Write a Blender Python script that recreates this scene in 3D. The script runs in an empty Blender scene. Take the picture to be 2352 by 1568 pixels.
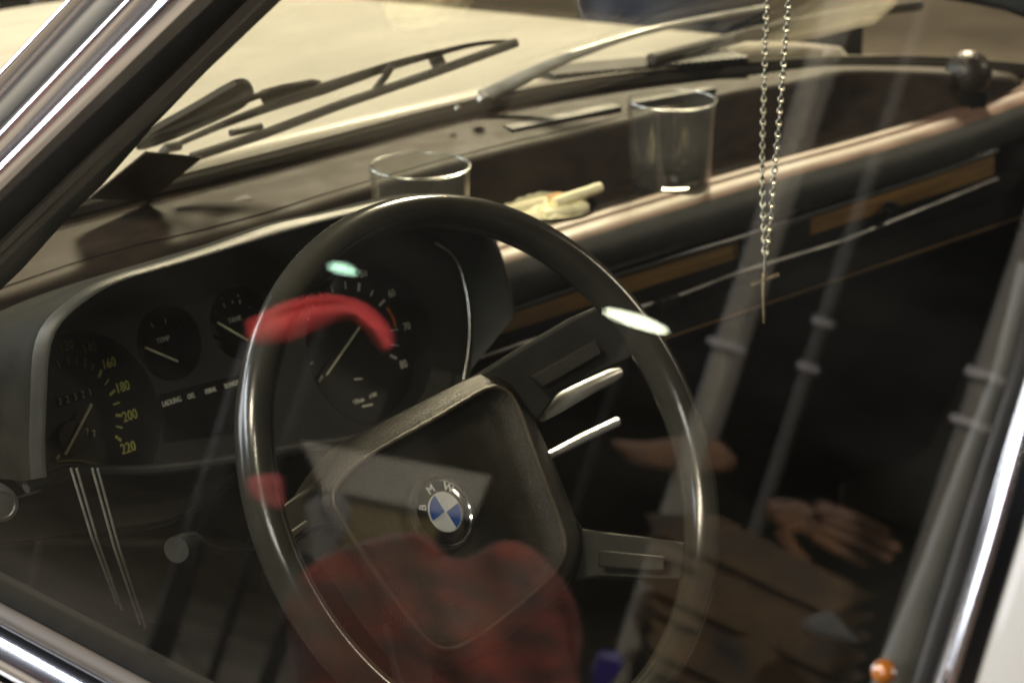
import bpy, bmesh, math, random
from mathutils import Vector, Matrix
random.seed(7)
R = math.radians
S = bpy.context.scene
COL = S.collection

# ------------------------------------------------------------------ camera
# metres; origin = centre of the steering wheel rim, +X across the car to the
# passenger, +Y towards the bonnet, +Z up; the ground lies at z = -0.78
CAM = Vector((-1.08742, -1.10687, 0.63159))
YAW, PITCH, ROLL = 0.784841, 0.335906, 0.0057555
FPX = 5948.34                        # focal length in pixels of a 2352-wide picture
FW = Vector((math.sin(YAW)*math.cos(PITCH), math.cos(YAW)*math.cos(PITCH), -math.sin(PITCH)))
_r = Vector((math.cos(YAW), -math.sin(YAW), 0)); _u = _r.cross(FW)
RT = _r*math.cos(ROLL) + _u*math.sin(ROLL)
UP = -_r*math.sin(ROLL) + _u*math.cos(ROLL)
cd = bpy.data.cameras.new('camera'); co = bpy.data.objects.new('camera', cd); COL.objects.link(co)
M = Matrix((RT, UP, -FW)).transposed().to_4x4(); M.translation = CAM
co.matrix_world = M
cd.sensor_width = 36; cd.lens = FPX/2352*36; cd.clip_start = .05; cd.clip_end = 200
cd.dof.use_dof = True; cd.dof.focus_distance = 1.52; cd.dof.aperture_fstop = 12
S.camera = co

# ------------------------------------------------------------------ world, lamps, exposure
W = bpy.data.worlds.new('World'); S.world = W; W.use_nodes = True
W.node_tree.nodes['Background'].inputs[0].default_value = (.55, .6, .75, 1)
W.node_tree.nodes['Background'].inputs[1].default_value = .012
S.view_settings.view_transform = 'Standard'; S.view_settings.look = 'None'
S.view_settings.exposure = 0; S.view_settings.gamma = 1
S.cycles.use_denoising = True
S.cycles.max_bounces = 10; S.cycles.transparent_max_bounces = 24
S.cycles.sample_clamp_indirect = 4
S.cycles.caustics_reflective = False; S.cycles.caustics_refractive = False

def area(name, loc, aim, power, col, sx, sy=None):
    l = bpy.data.lights.new(name, 'AREA'); l.energy = power; l.color = col
    l.shape = 'RECTANGLE'; l.size = sx; l.size_y = sy or sx
    o = bpy.data.objects.new(name, l); COL.objects.link(o); o.location = loc
    o.rotation_euler = (Vector(aim)-Vector(loc)).to_track_quat('-Z', 'Y').to_euler()
def spot(name, loc, aim, power, col, deg, rad=.15, blend=.5):
    l = bpy.data.lights.new(name, 'SPOT'); l.energy = power; l.color = col
    l.spot_size = R(deg); l.spot_blend = blend; l.shadow_soft_size = rad
    o = bpy.data.objects.new(name, l); COL.objects.link(o); o.location = loc
    o.rotation_euler = (Vector(aim)-Vector(loc)).to_track_quat('-Z', 'Y').to_euler()
area('warm_hall_lamp', (3.2, 2.5, 2.75), (.5, .5, .05), 480, (1, .83, .58), .7)
area('cool_hall_lamp', (-3.2, -1.6, 1.5), (-.4, -.3, .1), 55, (1, .97, .92), 1.3, .5)
area('pad_fill_overhead', (-2.2, .1, 2.3), (-.1, .1, 0), 150, (1, .86, .66), 1.6, .2)  # unseen lamp added overhead to brighten the hub pad's upper edges
area('chrome_fill_front', (-3.4, 3.3, 2.3), (-.4, .2, .2), 130, (.88, .92, 1), 2.6, .5)  # unseen light added ahead to whiten the chrome trim
area('strip_fill_far', (3.0, -1.2, 1.4), (.8, .3, -.02), 20, (1, .84, .64), .25)  # unseen light added to raise highlights on the dash strips and lip
area('chrome_fill_panel', (-1.7, 5.2, .75), (-.35, 0, .3), 260, (.93, .95, 1), 3.8, 2.4)  # invented bright panel, unseen; gives the chrome something white to mirror
spot('mirror_fill_spot', (-1.5, -.9, 2.2), (-2.75, 1.7, .1), 1500, (1, .95, .88), 60)  # unseen spot added to brighten the things the side window mirrors

# ------------------------------------------------------------------ pixel -> point helpers
def ray(px, py): return FW + RT*((px-1176)/FPX) - UP*((py-784)/FPX)
def pl(px, py, n, k):
    n = Vector(n); d = ray(px, py); return CAM + d*((k-CAM.dot(n))/d.dot(n))
def AX(px, py, k): return pl(px, py, (1, 0, 0), k)
def AY(px, py, k): return pl(px, py, (0, 1, 0), k)
def AZ(px, py, k): return pl(px, py, (0, 0, 1), k)
TAU = R(12.6)                                    # lean of the side window
WN = Vector((-math.cos(TAU), 0, math.sin(TAU))); WP0 = Vector((-.39, 0, .05)); WK = WN.dot(WP0)
def AW(px, py, off=0.): return pl(px, py, WN, WK+off)
NW = Vector((0, math.sin(R(40)), math.cos(R(40)))); KW = NW.dot(Vector((0, .475, .07)))   # windscreen
def AS(px, py, off=0.): return pl(px, py, NW, KW+off)
def mirrored(px, py, D):                         # a point out in the hall that the side window mirrors
    V = CAM + ray(px, py)*D
    return V - WN*(2*(V-WP0).dot(WN))

# ------------------------------------------------------------------ materials
def mat(name, col, rough=.5, metal=0., noise=None, bump=None, coat=0., spec=.5, emit=None, sheen=0., col2=None, aniso=None):
    m = bpy.data.materials.new(name); m.use_nodes = True
    nt = m.node_tree; b = nt.nodes['Principled BSDF']; L = nt.links
    b.inputs['Base Color'].default_value = (*col, 1)
    b.inputs['Roughness'].default_value = rough; b.inputs['Metallic'].default_value = metal
    b.inputs['Coat Weight'].default_value = coat; b.inputs['Coat Roughness'].default_value = .06
    b.inputs['Specular IOR Level'].default_value = spec
    b.inputs['Sheen Weight'].default_value = sheen
    if emit:
        b.inputs['Emission Color'].default_value = (*emit[0], 1); b.inputs['Emission Strength'].default_value = emit[1]
    tc = nt.nodes.new('ShaderNodeTexCoord')
    def tex(scale, detail=5, stretch=None):
        n = nt.nodes.new('ShaderNodeTexNoise'); n.inputs['Scale'].default_value = scale; n.inputs['Detail'].default_value = detail
        if stretch:
            mp = nt.nodes.new('ShaderNodeMapping'); mp.inputs['Scale'].default_value = stretch
            L.new(tc.outputs['Object'], mp.inputs[0]); L.new(mp.outputs[0], n.inputs['Vector'])
        else: L.new(tc.outputs['Object'], n.inputs['Vector'])
        return n
    if noise:
        scale, amt = noise[:2]
        n = tex(scale, 6, noise[2] if len(noise) > 2 else None)
        r = nt.nodes.new('ShaderNodeValToRGB'); r.color_ramp.elements[0].position = .3; r.color_ramp.elements[1].position = .72
        a_ = col2 if col2 else tuple(c*(1-amt) for c in col)
        r.color_ramp.elements[0].color = (*a_, 1); r.color_ramp.elements[1].color = (*tuple(min(1, c*(1+amt)) for c in col), 1)
        L.new(n.outputs['Fac'], r.inputs[0]); L.new(r.outputs[0], b.inputs['Base Color'])
        mr = nt.nodes.new('ShaderNodeMapRange'); mr.inputs[3].default_value = max(.02, rough*.8); mr.inputs[4].default_value = min(1, rough*1.25)
        L.new(n.outputs['Fac'], mr.inputs[0]); L.new(mr.outputs[0], b.inputs['Roughness'])
    if bump:
        scale, st = bump[:2]
        n = tex(scale, 3, bump[2] if len(bump) > 2 else None)
        bp = nt.nodes.new('ShaderNodeBump'); bp.inputs['Strength'].default_value = st; bp.inputs['Distance'].default_value = .001
        L.new(n.outputs['Fac'], bp.inputs['Height']); L.new(bp.outputs[0], b.inputs['Normal'])
    return m
def pane_mat(name, tint, f0, ex=5, rough=0, haze=0):
    m = bpy.data.materials.new(name); m.use_nodes = True; nt = m.node_tree; nt.nodes.clear(); L = nt.links
    out = nt.nodes.new('ShaderNodeOutputMaterial'); mix = nt.nodes.new('ShaderNodeMixShader')
    tr = nt.nodes.new('ShaderNodeBsdfTransparent'); gl = nt.nodes.new('ShaderNodeBsdfGlossy')
    tr.inputs[0].default_value = (*tint, 1); gl.inputs['Color'].default_value = (1, 1, 1, 1); gl.inputs['Roughness'].default_value = rough
    lw = nt.nodes.new('ShaderNodeLayerWeight'); lw.inputs[0].default_value = .5
    p = nt.nodes.new('ShaderNodeMath'); p.operation = 'POWER'; p.inputs[1].default_value = ex
    ma = nt.nodes.new('ShaderNodeMath'); ma.operation = 'MULTIPLY_ADD'; ma.inputs[1].default_value = 1-f0; ma.inputs[2].default_value = f0
    L.new(lw.outputs['Facing'], p.inputs[0]); L.new(p.outputs[0], ma.inputs[0]); L.new(ma.outputs[0], mix.inputs[0])
    if haze:  # pale diffuse film adds haze, lifting the darks seen through the glass
        tc = nt.nodes.new('ShaderNodeTexCoord'); mp = nt.nodes.new('ShaderNodeMapping'); mp.inputs['Scale'].default_value = (1, 1, 3)
        n = nt.nodes.new('ShaderNodeTexNoise'); n.inputs['Scale'].default_value = 9; n.inputs['Detail'].default_value = 8
        L.new(tc.outputs['Object'], mp.inputs[0]); L.new(mp.outputs[0], n.inputs['Vector'])
        mr = nt.nodes.new('ShaderNodeMapRange'); mr.inputs[1].default_value = .35; mr.inputs[2].default_value = .75; mr.inputs[3].default_value = haze*.5; mr.inputs[4].default_value = haze*1.6
        df = nt.nodes.new('ShaderNodeBsdfDiffuse'); df.inputs[0].default_value = (.75, .75, .7, 1); m2 = nt.nodes.new('ShaderNodeMixShader')
        L.new(n.outputs['Fac'], mr.inputs[0]); L.new(mr.outputs[0], m2.inputs[0]); L.new(tr.outputs[0], m2.inputs[1]); L.new(df.outputs[0], m2.inputs[2]); tr = m2
    L.new(tr.outputs[0], mix.inputs[1]); L.new(gl.outputs[0], mix.inputs[2]); L.new(mix.outputs[0], out.inputs[0])
    return m
MT = dict(
 chrome=mat('chrome', (.80, .82, .88), .12, 1, noise=(6, .06)),
 dullchrome=mat('dull_chrome', (.42, .42, .42), .32, 1, noise=(14, .8)),
 silver=mat('silver_paint', (.66, .66, .64), .3, .4, noise=(60, .2)),
 rubber=mat('rubber', (.012, .012, .012), .55, noise=(60, .3), spec=.3),
 sealm=mat('black_seal', (.008, .008, .008), .9, noise=(60, .3), spec=.05),
 rubberdusty=mat('dusty_rubber', (.035, .029, .022), .6, noise=(25, .4)),
 paint=mat('cream_paint', (.55, .52, .45), .5, coat=.06, spec=.25, noise=(7, .09, (1, 3, 1)), bump=(3, .02)),
 bodypaint=mat('side_light_paint', (.25, .255, .255), .35, coat=.4, noise=(4, .04)),  # same car paint, greyed and dimmed to hold this side's light
 dash=mat('dash_vinyl', (.027, .019, .0138), .64, noise=(34, .5, (1, 2, 2)), bump=(900, .3), spec=.2),
 lip=mat('lip_highlight_vinyl', (.15, .088, .066), .5, noise=(26, .35, (1, 3, 2)), bump=(900, .15)),  # lighter brown puts the lip's highlight band into the colour
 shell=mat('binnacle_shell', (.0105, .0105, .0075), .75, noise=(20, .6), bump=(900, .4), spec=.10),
 cowlpaint=mat('cowl_paint', (.34, .31, .24), .6, noise=(30, .15), spec=.2),
 streakm=mat('streak_metal', (.6, .6, .58), .3, .75, noise=(30, .3, (1, 1, 4))),  # metal of the added strips that stand for streaks of reflected light
 beadm=mat('bead_rubber', (.12, .105, .08), .55, noise=(30, .4), spec=.3),
 ridgelight=mat('ridge_highlight', (.050, .040, .027), .33, noise=(60, .3), bump=(1500, .5), spec=.6),  # paler gloss for the bead that stands for the ridge highlight
 knob=mat('grey_knob', (.035, .036, .034), .15, noise=(60, .2), coat=.6),
 dashdark=mat('dash_vinyl_dark', (.035, .033, .028), .48, noise=(18, .3), bump=(900, .25)),
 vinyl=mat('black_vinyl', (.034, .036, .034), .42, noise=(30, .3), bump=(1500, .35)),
 pad=mat('wheel_pad_plastic', (.025, .022, .016), .35, noise=(60, .25), bump=(1000, 1.0), spec=.42),
 rim=mat('wheel_rim_plastic', (.026, .025, .021), .2, noise=(30, .2), bump=(900, .06)),
 black=mat('black_plastic', (.008, .008, .007), .5, noise=(40, .4), spec=.22),
 dial=mat('dial_black', (.011, .011, .010), .5, noise=(80, .2)),
 panel=mat('cluster_panel', (.014, .014, .012), .55, noise=(60, .2), bump=(800, .1)),
 gloss=mat('gloss_black', (.008, .008, .008), .12, noise=(20, .2)),
 pyellow=mat('print_yellow', (.92, .80, .20), .6, noise=(200, .2)),
 pwhite=mat('print_grey', (.75, .72, .60), .6, noise=(200, .2)),
 porange=mat('print_orange', (.85, .2, .03), .6, noise=(200, .2)),
 needle=mat('needle_cream', (.92, .86, .55), .5, noise=(200, .15)),
 wood=mat('wood_veneer', (.22, .12, .034), .45, noise=(9, .45, (1, 1, 18)), coat=.4),
 carpet=mat('carpet', (.012, .011, .010), .9, noise=(90, .4), bump=(400, .6)),
 badgeblue=mat('badge_blue', (.015, .09, .40), .25, coat=.6, noise=(40, .1)),
 badgewhite=mat('badge_white', (.72, .74, .74), .3, coat=.6, noise=(40, .05)),
 badgeblack=mat('badge_black', (.008, .008, .008), .12, coat=.6, noise=(40, .1)),
 badgeletter=mat('badge_letter', (.75, .75, .72), .3, noise=(60, .05)),
 amber=mat('amber_plastic', (.20, .065, .007), .1, coat=.8, noise=(60, .4)),
 paper=mat('cigarette_paper', (.95, .86, .58), .7, noise=(150, .12), bump=(300, .3)),
 filterm=mat('cigarette_filter', (.62, .36, .12), .7, noise=(150, .25)),
 ballm=mat('ball_black', (.010, .009, .008), .4, noise=(30, .5), col2=(.03, .022, .018), coat=.03, bump=(220, 1.0)),
 chain=mat('chain_metal', (.33, .31, .25), .3, 1, noise=(300, .3)),
 gold=mat('cross_gold', (.85, .66, .42), .22, 1, noise=(300, .15)),
 card=mat('sticker_brown', (.045, .03, .018), .6, noise=(18, .6)),
 ground=mat('floor_asphalt', (.10, .082, .06), .85, noise=(3, .35), bump=(80, .5)),
 wall=mat('dark_wall', (.05, .045, .045), .8, noise=(2, .3)),
 barrel=mat('blue_plastic', (.03, .045, .10), .45, noise=(4, .35)),
 red=mat('red_cloth', (.105, .013, .006), .85, noise=(11, .55, (1, 1, 2.2)), col2=(.008, .003, .002), bump=(60, .8), sheen=.2),
 redg=mat('red_shape_cloth', (.26, .03, .035), .85, noise=(18, .5), bump=(60, .4)),
 redb=mat('red_crescent_cloth', (.62, .055, .06), .8, noise=(9, .3), bump=(60, .4)),
 boardw=mat('board_white', (.17, .163, .142), .7, noise=(5, .1)),
 boardo=mat('board_olive', (.07, .05, .012), .7, noise=(8, .25)),
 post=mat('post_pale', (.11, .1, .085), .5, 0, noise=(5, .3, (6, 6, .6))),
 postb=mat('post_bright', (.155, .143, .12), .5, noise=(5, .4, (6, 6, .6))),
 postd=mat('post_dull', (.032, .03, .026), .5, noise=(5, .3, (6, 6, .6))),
 postw=mat('post_white_band', (.30, .285, .30), .4, noise=(10, .05)),
 plank=mat('plank_brown', (.062, .031, .006), .6, noise=(4, .6, (3, 1, 3)), col2=(.004, .003, .002)),
 leaf=mat('shape_brown', (.11, .046, .014), .6, noise=(9, .5), col2=(.03, .012, .005)),
 bag=mat('white_paper_bag', (.07, .07, .072), .7, noise=(8, .15)),
 violet=mat('violet_plastic', (.018, .006, .12), .4, noise=(9, .2)),
 lampglow=mat('lamp_glow', (.9, .95, .9), .5, emit=((.95, 1, .72), 26)),
 lampgreen=mat('lamp_glow_green', (.8, .95, .85), .5, emit=((.55, 1, .72), 12)),
 side_glass=pane_mat('side_window_glass', (.95, .96, .94), .062, haze=.0017),
 windscreen=pane_mat('windscreen_glass', (.95, .96, .94), .03),
)
MT['spoke'] = mat('spoke_plastic', (.017, .016, .013), .5, noise=(60, .25), bump=(1700, .5), spec=.22)
tg = bpy.data.materials.new('dish_glass'); tg.use_nodes = True
_b = tg.node_tree.nodes['Principled BSDF']; _b.inputs['Base Color'].default_value = (.97, .99, .97, 1)
_b.inputs['Roughness'].default_value = .01; _b.inputs['Transmission Weight'].default_value = 1; _b.inputs['IOR'].default_value = 1.46
MT['dish'] = tg
MT['tumbler'] = pane_mat('tumbler_glass', (.985, .99, .98), .045, 4, 0, .02)
MT['rimglass'] = pane_mat('tumbler_rim', (.93, .95, .93), .15, 3, .25)

# ------------------------------------------------------------------ mesh helpers
def V(*a): return Vector(a)
def obj(name, verts, faces, m, parent=None, smooth=True, sharp=35, mods=()):
    me = bpy.data.meshes.new(name); me.from_pydata([tuple(v) for v in verts], [], faces)
    bm = bmesh.new(); bm.from_mesh(me); bmesh.ops.recalc_face_normals(bm, faces=bm.faces); bm.to_mesh(me); bm.free()
    if smooth:
        for p in me.polygons: p.use_smooth = True
        me.set_sharp_from_angle(angle=R(sharp))
    if m: me.materials.append(MT[m] if isinstance(m, str) else m)
    o = bpy.data.objects.new(name, me); COL.objects.link(o)
    if parent: o.parent = parent
    for md in mods:
        if md[0] == 'bevel':
            b = o.modifiers.new('bevel', 'BEVEL'); b.width = md[1]; b.segments = 2; b.limit_method = 'ANGLE'; b.angle_limit = R(40)
        if md[0] == 'solid':
            s = o.modifiers.new('solid', 'SOLIDIFY'); s.thickness = md[1]; s.offset = md[2] if len(md) > 2 else -1
        if md[0] == 'sub':
            s = o.modifiers.new('sub', 'SUBSURF'); s.levels = s.render_levels = md[1]
    return o
def thing(name, label, cat, loc, group=None):
    o = bpy.data.objects.new(name, None); COL.objects.link(o); o.empty_display_size = .05; o['label'] = label; o['category'] = cat
    if group: o['group'] = group
    return o
def tag(o, label, cat, group=None):
    o['label'] = label; o['category'] = cat
    if group: o['group'] = group
    return o
def struct(o): o['kind'] = 'structure'; return o
def joinl(*parts):
    vs, fs = [], []
    for v, f in parts:
        k = len(vs); vs += list(v); fs += [tuple(i+k for i in q) for q in f]
    return vs, fs
def resample(pts, n):
    pts = [Vector(p) for p in pts]; d = [0]
    for a, b in zip(pts, pts[1:]): d.append(d[-1]+(b-a).length)
    out = []; j = 0
    for i in range(n):
        s = d[-1]*i/(n-1)
        while j < len(pts)-2 and d[j+1] < s: j += 1
        t = 0 if d[j+1] == d[j] else (s-d[j])/(d[j+1]-d[j])
        out.append(pts[j].lerp(pts[j+1], t))
    return out
def smoothc(pts, it=2, closed=False):              # Chaikin
    pts = [Vector(p) for p in pts]
    for _ in range(it):
        q = []
        n = len(pts)
        if not closed: q.append(pts[0])
        for i in range(n if closed else n-1):
            a, b = pts[i], pts[(i+1) % n]
            q += [a*.75+b*.25, a*.25+b*.75]
        if not closed: q.append(pts[-1])
        pts = q
    return pts
def grid(rows, closed=False):
    n = len(rows[0]); vs = [v for r in rows for v in r]; fs = []
    for i in range(len(rows)-1):
        for j in range(n if closed else n-1):
            k = (j+1) % n
            fs.append((i*n+j, i*n+k, (i+1)*n+k, (i+1)*n+j))
    return vs, fs
def ribbon(A, B, w, bulge, depth, n=16, m=9, p=.7):   # bar between two edge lines, rounded outwards
    A = resample(A, n); B = resample(B, n); w = Vector(w); rows = []
    for a, b in zip(A, B):
        r = [a.lerp(b, i/(m-1)) + w*(bulge*math.sin(math.pi*i/(m-1))**p) for i in range(m)]
        r += [b-w*depth, a-w*depth]; rows.append(r)
    vs, fs = grid(rows, True); k = m+2
    fs.append(tuple(range(k))); fs.append(tuple(range((n-1)*k, n*k)))
    return vs, fs
def tube(pts, rad, seg=10, flat=None):
    pts = [Vector(p) for p in pts]; n = len(pts); rows = []
    ref = None
    for i, p in enumerate(pts):
        t = (pts[min(i+1, n-1)]-pts[max(i-1, 0)]).normalized()
        if ref is None: ref = t.orthogonal().normalized()
        ref = (ref - t*ref.dot(t)).normalized(); b = t.cross(ref)
        r = rad[i] if isinstance(rad, (list, tuple)) else rad
        if flat is not None:
            fn = Vector(flat[0]); fn = (fn-t*fn.dot(t)).normalized(); fb = t.cross(fn)
            rows.append([p+fn*(r*flat[1]*math.cos(2*math.pi*k/seg))+fb*(r*math.sin(2*math.pi*k/seg)) for k in range(seg)])
        else:
            rows.append([p+ref*(r*math.cos(2*math.pi*k/seg))+b*(r*math.sin(2*math.pi*k/seg)) for k in range(seg)])
    vs, fs = grid(rows, True)
    fs.append(tuple(range(seg))); fs.append(tuple(range((n-1)*seg, n*seg)))
    return vs, fs
def prism(pts, w, depth):                          # polygon pushed back by depth along -w
    pts = [Vector(p) for p in pts]; w = Vector(w); n = len(pts)
    vs = pts+[p-w*depth for p in pts]
    fs = [tuple(range(n)), tuple(range(2*n-1, n-1, -1))]+[(i, (i+1) % n, (i+1) % n+n, i+n) for i in range(n)]
    return vs, fs
def box(c, sx, sy, sz, ax=None):
    ax = ax or (V(1, 0, 0), V(0, 1, 0), V(0, 0, 1)); c = Vector(c)
    vs = [c+ax[0]*(sx/2*i)+ax[1]*(sy/2*j)+ax[2]*(sz/2*k) for i in (-1, 1) for j in (-1, 1) for k in (-1, 1)]
    return vs, [(0, 1, 3, 2), (4, 6, 7, 5), (0, 4, 5, 1), (2, 3, 7, 6), (0, 2, 6, 4), (1, 5, 7, 3)]
def bar(a, b, wdt, w, th=.0004):                   # thin flat stroke a->b facing w
    a = Vector(a); b = Vector(b); w = Vector(w).normalized(); s = (b-a).cross(w).normalized()*(wdt/2)
    return prism([a+s, b+s, b-s, a-s], w, th)
def lathe(prof, c, seg=48, axis=(0, 0, 1), cap=True):
    ax = Vector(axis).normalized(); e = ax.orthogonal().normalized(); g = ax.cross(e); c = Vector(c)
    rows = [[c+ax*z+(e*math.cos(2*math.pi*k/seg)+g*math.sin(2*math.pi*k/seg))*r for k in range(seg)] for r, z in prof]
    vs, fs = grid(rows, True)
    if cap and prof[0][0] > 1e-6: fs.append(tuple(range(seg)))
    if cap and prof[-1][0] > 1e-6: fs.append(tuple(range((len(prof)-1)*seg, len(prof)*seg)))
    return vs, fs
def sphere(c, r, seg=24, rings=14, sc=(1, 1, 1)):
    c = Vector(c); rows = []
    for i in range(rings+1):
        th = math.pi*i/rings
        rows.append([c+Vector((math.sin(th)*math.cos(2*math.pi*k/seg)*sc[0], math.sin(th)*math.sin(2*math.pi*k/seg)*sc[1], math.cos(th)*sc[2]))*r for k in range(seg)])
    return grid(rows, True)
def text(s, org, xd, yd, size, sx=1., th=.0003, center=True):
    c = bpy.data.curves.new('t', 'FONT'); c.body = s; c.size = size; c.extrude = th; c.resolution_u = 2
    c.align_x = 'CENTER' if center else 'LEFT'; c.align_y = 'CENTER'
    o = bpy.data.objects.new('t', c); COL.objects.link(o)
    dg = bpy.context.evaluated_depsgraph_get(); me = o.evaluated_get(dg).to_mesh()
    xd = Vector(xd).normalized(); yd = Vector(yd).normalized(); zd = xd.cross(yd)
    vs = [Vector(org)+xd*(v.co.x*sx)+yd*v.co.y+zd*v.co.z for v in me.vertices]
    fs = [tuple(p.vertices) for p in me.polygons]
    o.evaluated_get(dg).to_mesh_clear(); bpy.data.objects.remove(o); bpy.data.curves.remove(c)
    return vs, fs

# ------------------------------------------------------------------ the setting
o = struct(obj('ground', *grid([[V(x, y, -.78) for x in (-60, -4, 0, 4, 60)] for y in (-60, -4, 0, 4, 60)]), 'ground'))
# ------------------------------------------------------------------ the car
car = thing('car', 'cream vintage car with chrome window trim, looked into through its side window', 'car', (0, 0, 0))
def part(name, vf, m, parent=None, **k): return obj(name, vf[0], vf[1], m, parent or car, **k)

# bonnet, wings
def hz(x, y): return .076-.080*(y-.5)-.028*abs((x-.35)/.62)**4-.10*max(0, y-1.3)**2
rows = []
for i in range(19):
    y = .50+i*.05; xe = .96-.06*(y-.5); xl = -.26+.06*(y-.5)
    rows.append([V(xl+(xe-xl)*j/24, y, hz(xl+(xe-xl)*j/24, y)) for j in range(25)])
rows.append([v+V(0, .03, -.03) for v in rows[-1]]); rows.append([v+V(0, .01, -.3) for v in rows[-1]])
part('hood', grid(rows), 'paint', mods=(('solid', .012),))
for sgn in (1, -1):
    rr = []
    for i in range(19):
        y = .50+i*.05; x = (.96-.06*(y-.5)) if sgn > 0 else (-.26+.06*(y-.5)); z = hz(x, y)
        rr.append([V(x+sgn*dx, y, z+dz) for dx, dz in ((.004, -.002), (.03, -.006), (.06, -.03), (.075, -.09), (.075, -.5))])
    part('fender', grid(rr), 'paint', mods=(('solid', .01),))
# cowl under the windscreen with its black louvre grille
cw = [AZ(x, y, z) for x, y, z in ((0, 540, .07), (120, 505, .07), (567, 392, .07), (784, 334, .07), (1000, 275, .07), (1250, 222, .069), (1500, 187, .064), (1768, 165, .053), (1935, 158, .043), (2135, 155, .030), (2352, 175, .015))]
cw = [V(-.33, .43, .07)]+cw
cw = resample(smoothc(cw, 2), 60)
part('cowl_panel', grid([[V(v.x, v.y+.012, v.z-.002) for v in cw], [V(v.x, max(v.y+.03, .53), v.z-.006) for v in cw]]), 'cowlpaint', mods=(('solid', .006),))
gr = []
for i in range(30):
    a = AZ(1275+i*15, 172-i*1.35, .080)
    gr.append(prism([a, a+V(.006, 0, 0), a+V(.012, .034, .001), a+V(.006, .034, .001)], (0, 0, 1), .006))
o = part('cowl_grille', joinl(*gr), 'rubber'); o['kind'] = 'stuff'

# windscreen rubber, bright bead, glass
seal = [v+V(0, -.004, .004) for v in cw]
part('windscreen_seal', tube([v+V(0, .004, .0) for v in seal], .009, 10), 'rubberdusty')
part('windscreen_bead', tube([v+V(0, -.004, .009) for v in seal], .0016, 8), 'beadm')
ub = lambda x, z: V(x, (KW-NW.z*z)/NW.y, z)
part('windscreen', prism([ub(-.30, .075), ub(1.0, .075), ub(.92, .50), ub(-.2, .50)], NW, .005), 'windscreen')

# dashboard top with crease, shelf, lip and pad
N = 70
def rowx(pts, x0=-.40, x1=1.10):
    pts = smoothc(pts, 1); xs = [x0+(x1-x0)*i/(N-1) for i in range(N)]; out = []
    for x in xs:
        for a, b in zip(pts, pts[1:]):
            if a.x <= x <= b.x: out.append(a.lerp(b, (x-a.x)/max(1e-9, b.x-a.x))); break
        else:
            e = pts[0] if x < pts[0].x else pts[-1]; out.append(V(x, e.y, e.z))
    return out
R0 = rowx([v+V(0, -.006, -.004) for v in cw])
ridge = [AZ(x, y, .058) for x, y in ((0, 683), (234, 600), (567, 523), (784, 450), (1080, 365), (1430, 285), (1640, 222), (1804, 198))]+[AZ(1885, 176, .057), AZ(1953, 166, .054), V(.945, .352, .047), V(1.02, .345, .032), V(1.12, .362, .012)]
R2 = rowx(ridge)
floorf = [V(-.42, .30, .004)]+[AZ(x, y, .004) for x, y in ((1100, 585), (1269, 532), (1665, 414), (2000, 325), (2194, 262), (2300, 222))]+[V(1.12, .355, .004)]
R4 = rowx(floorf)
def mixr(a, b, t, dz=0, dy=0): return [p.lerp(q, t)+V(0, dy, dz) for p, q in zip(a, b)]
# the shelf is cut out of the dash between x .24 and 1.0: its back wall drops from the ridge
back = []
for p, q in zip(R2, R4):
    back.append(V(p.x, min(p.y, max(q.y+.002, p.y)), .003))
Rtop1 = mixr(R0, R2, .12, -.001); Rtop2 = mixr(R0, R2, .5, .004); Rtop3 = mixr(R0, R2, .9, .003)
rows = [R0, Rtop1, Rtop2, Rtop3, [p+V(0, .010, .0012) for p in R2], [p+V(0, .003, .0008) for p in R2], [p+V(0, -.002, -.0008) for p in R2], [p+V(0, -.0045, -.004) for p in R2]]
part('dashboard', grid(rows+[[V(p.x, p.y-.008, .006) for p in R2], [V(p.x, p.y-.012, .002) for p in R2], R4]), 'dash', sharp=60, mods=(('solid', .004),))
dash = bpy.data.objects['dashboard']
lip = []
LP = ((.002, .002), (-.001, .0098), (-.004, .0122), (-.013, .0118), (-.0155, .0096), (-.018, .0108), (-.028, .0080), (-.034, .0050), (-.039, -.001), (-.042, -.010), (-.041, -.022), (-.034, -.031), (-.022, -.036), (.01, -.038))
for (dy, z) in LP:
    lip.append([V(p.x, p.y+dy, z) for p in R4])
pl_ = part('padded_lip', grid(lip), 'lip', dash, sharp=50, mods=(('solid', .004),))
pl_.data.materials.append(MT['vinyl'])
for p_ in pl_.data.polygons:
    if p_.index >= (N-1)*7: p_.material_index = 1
# vent slots on the dash top
for a, b, wd in (((400, 477), (574, 450), .013), ((1165, 293), (1418, 240), .014), ((1450, 234), (1640, 200), .010)):
    p, q = AZ(*a, .069), AZ(*b, .069)
    part('vent_slot', bar(p, q, wd, (0, -.1, 1), .006), 'rubber', dash, mods=(('bevel', .0015),))
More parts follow.
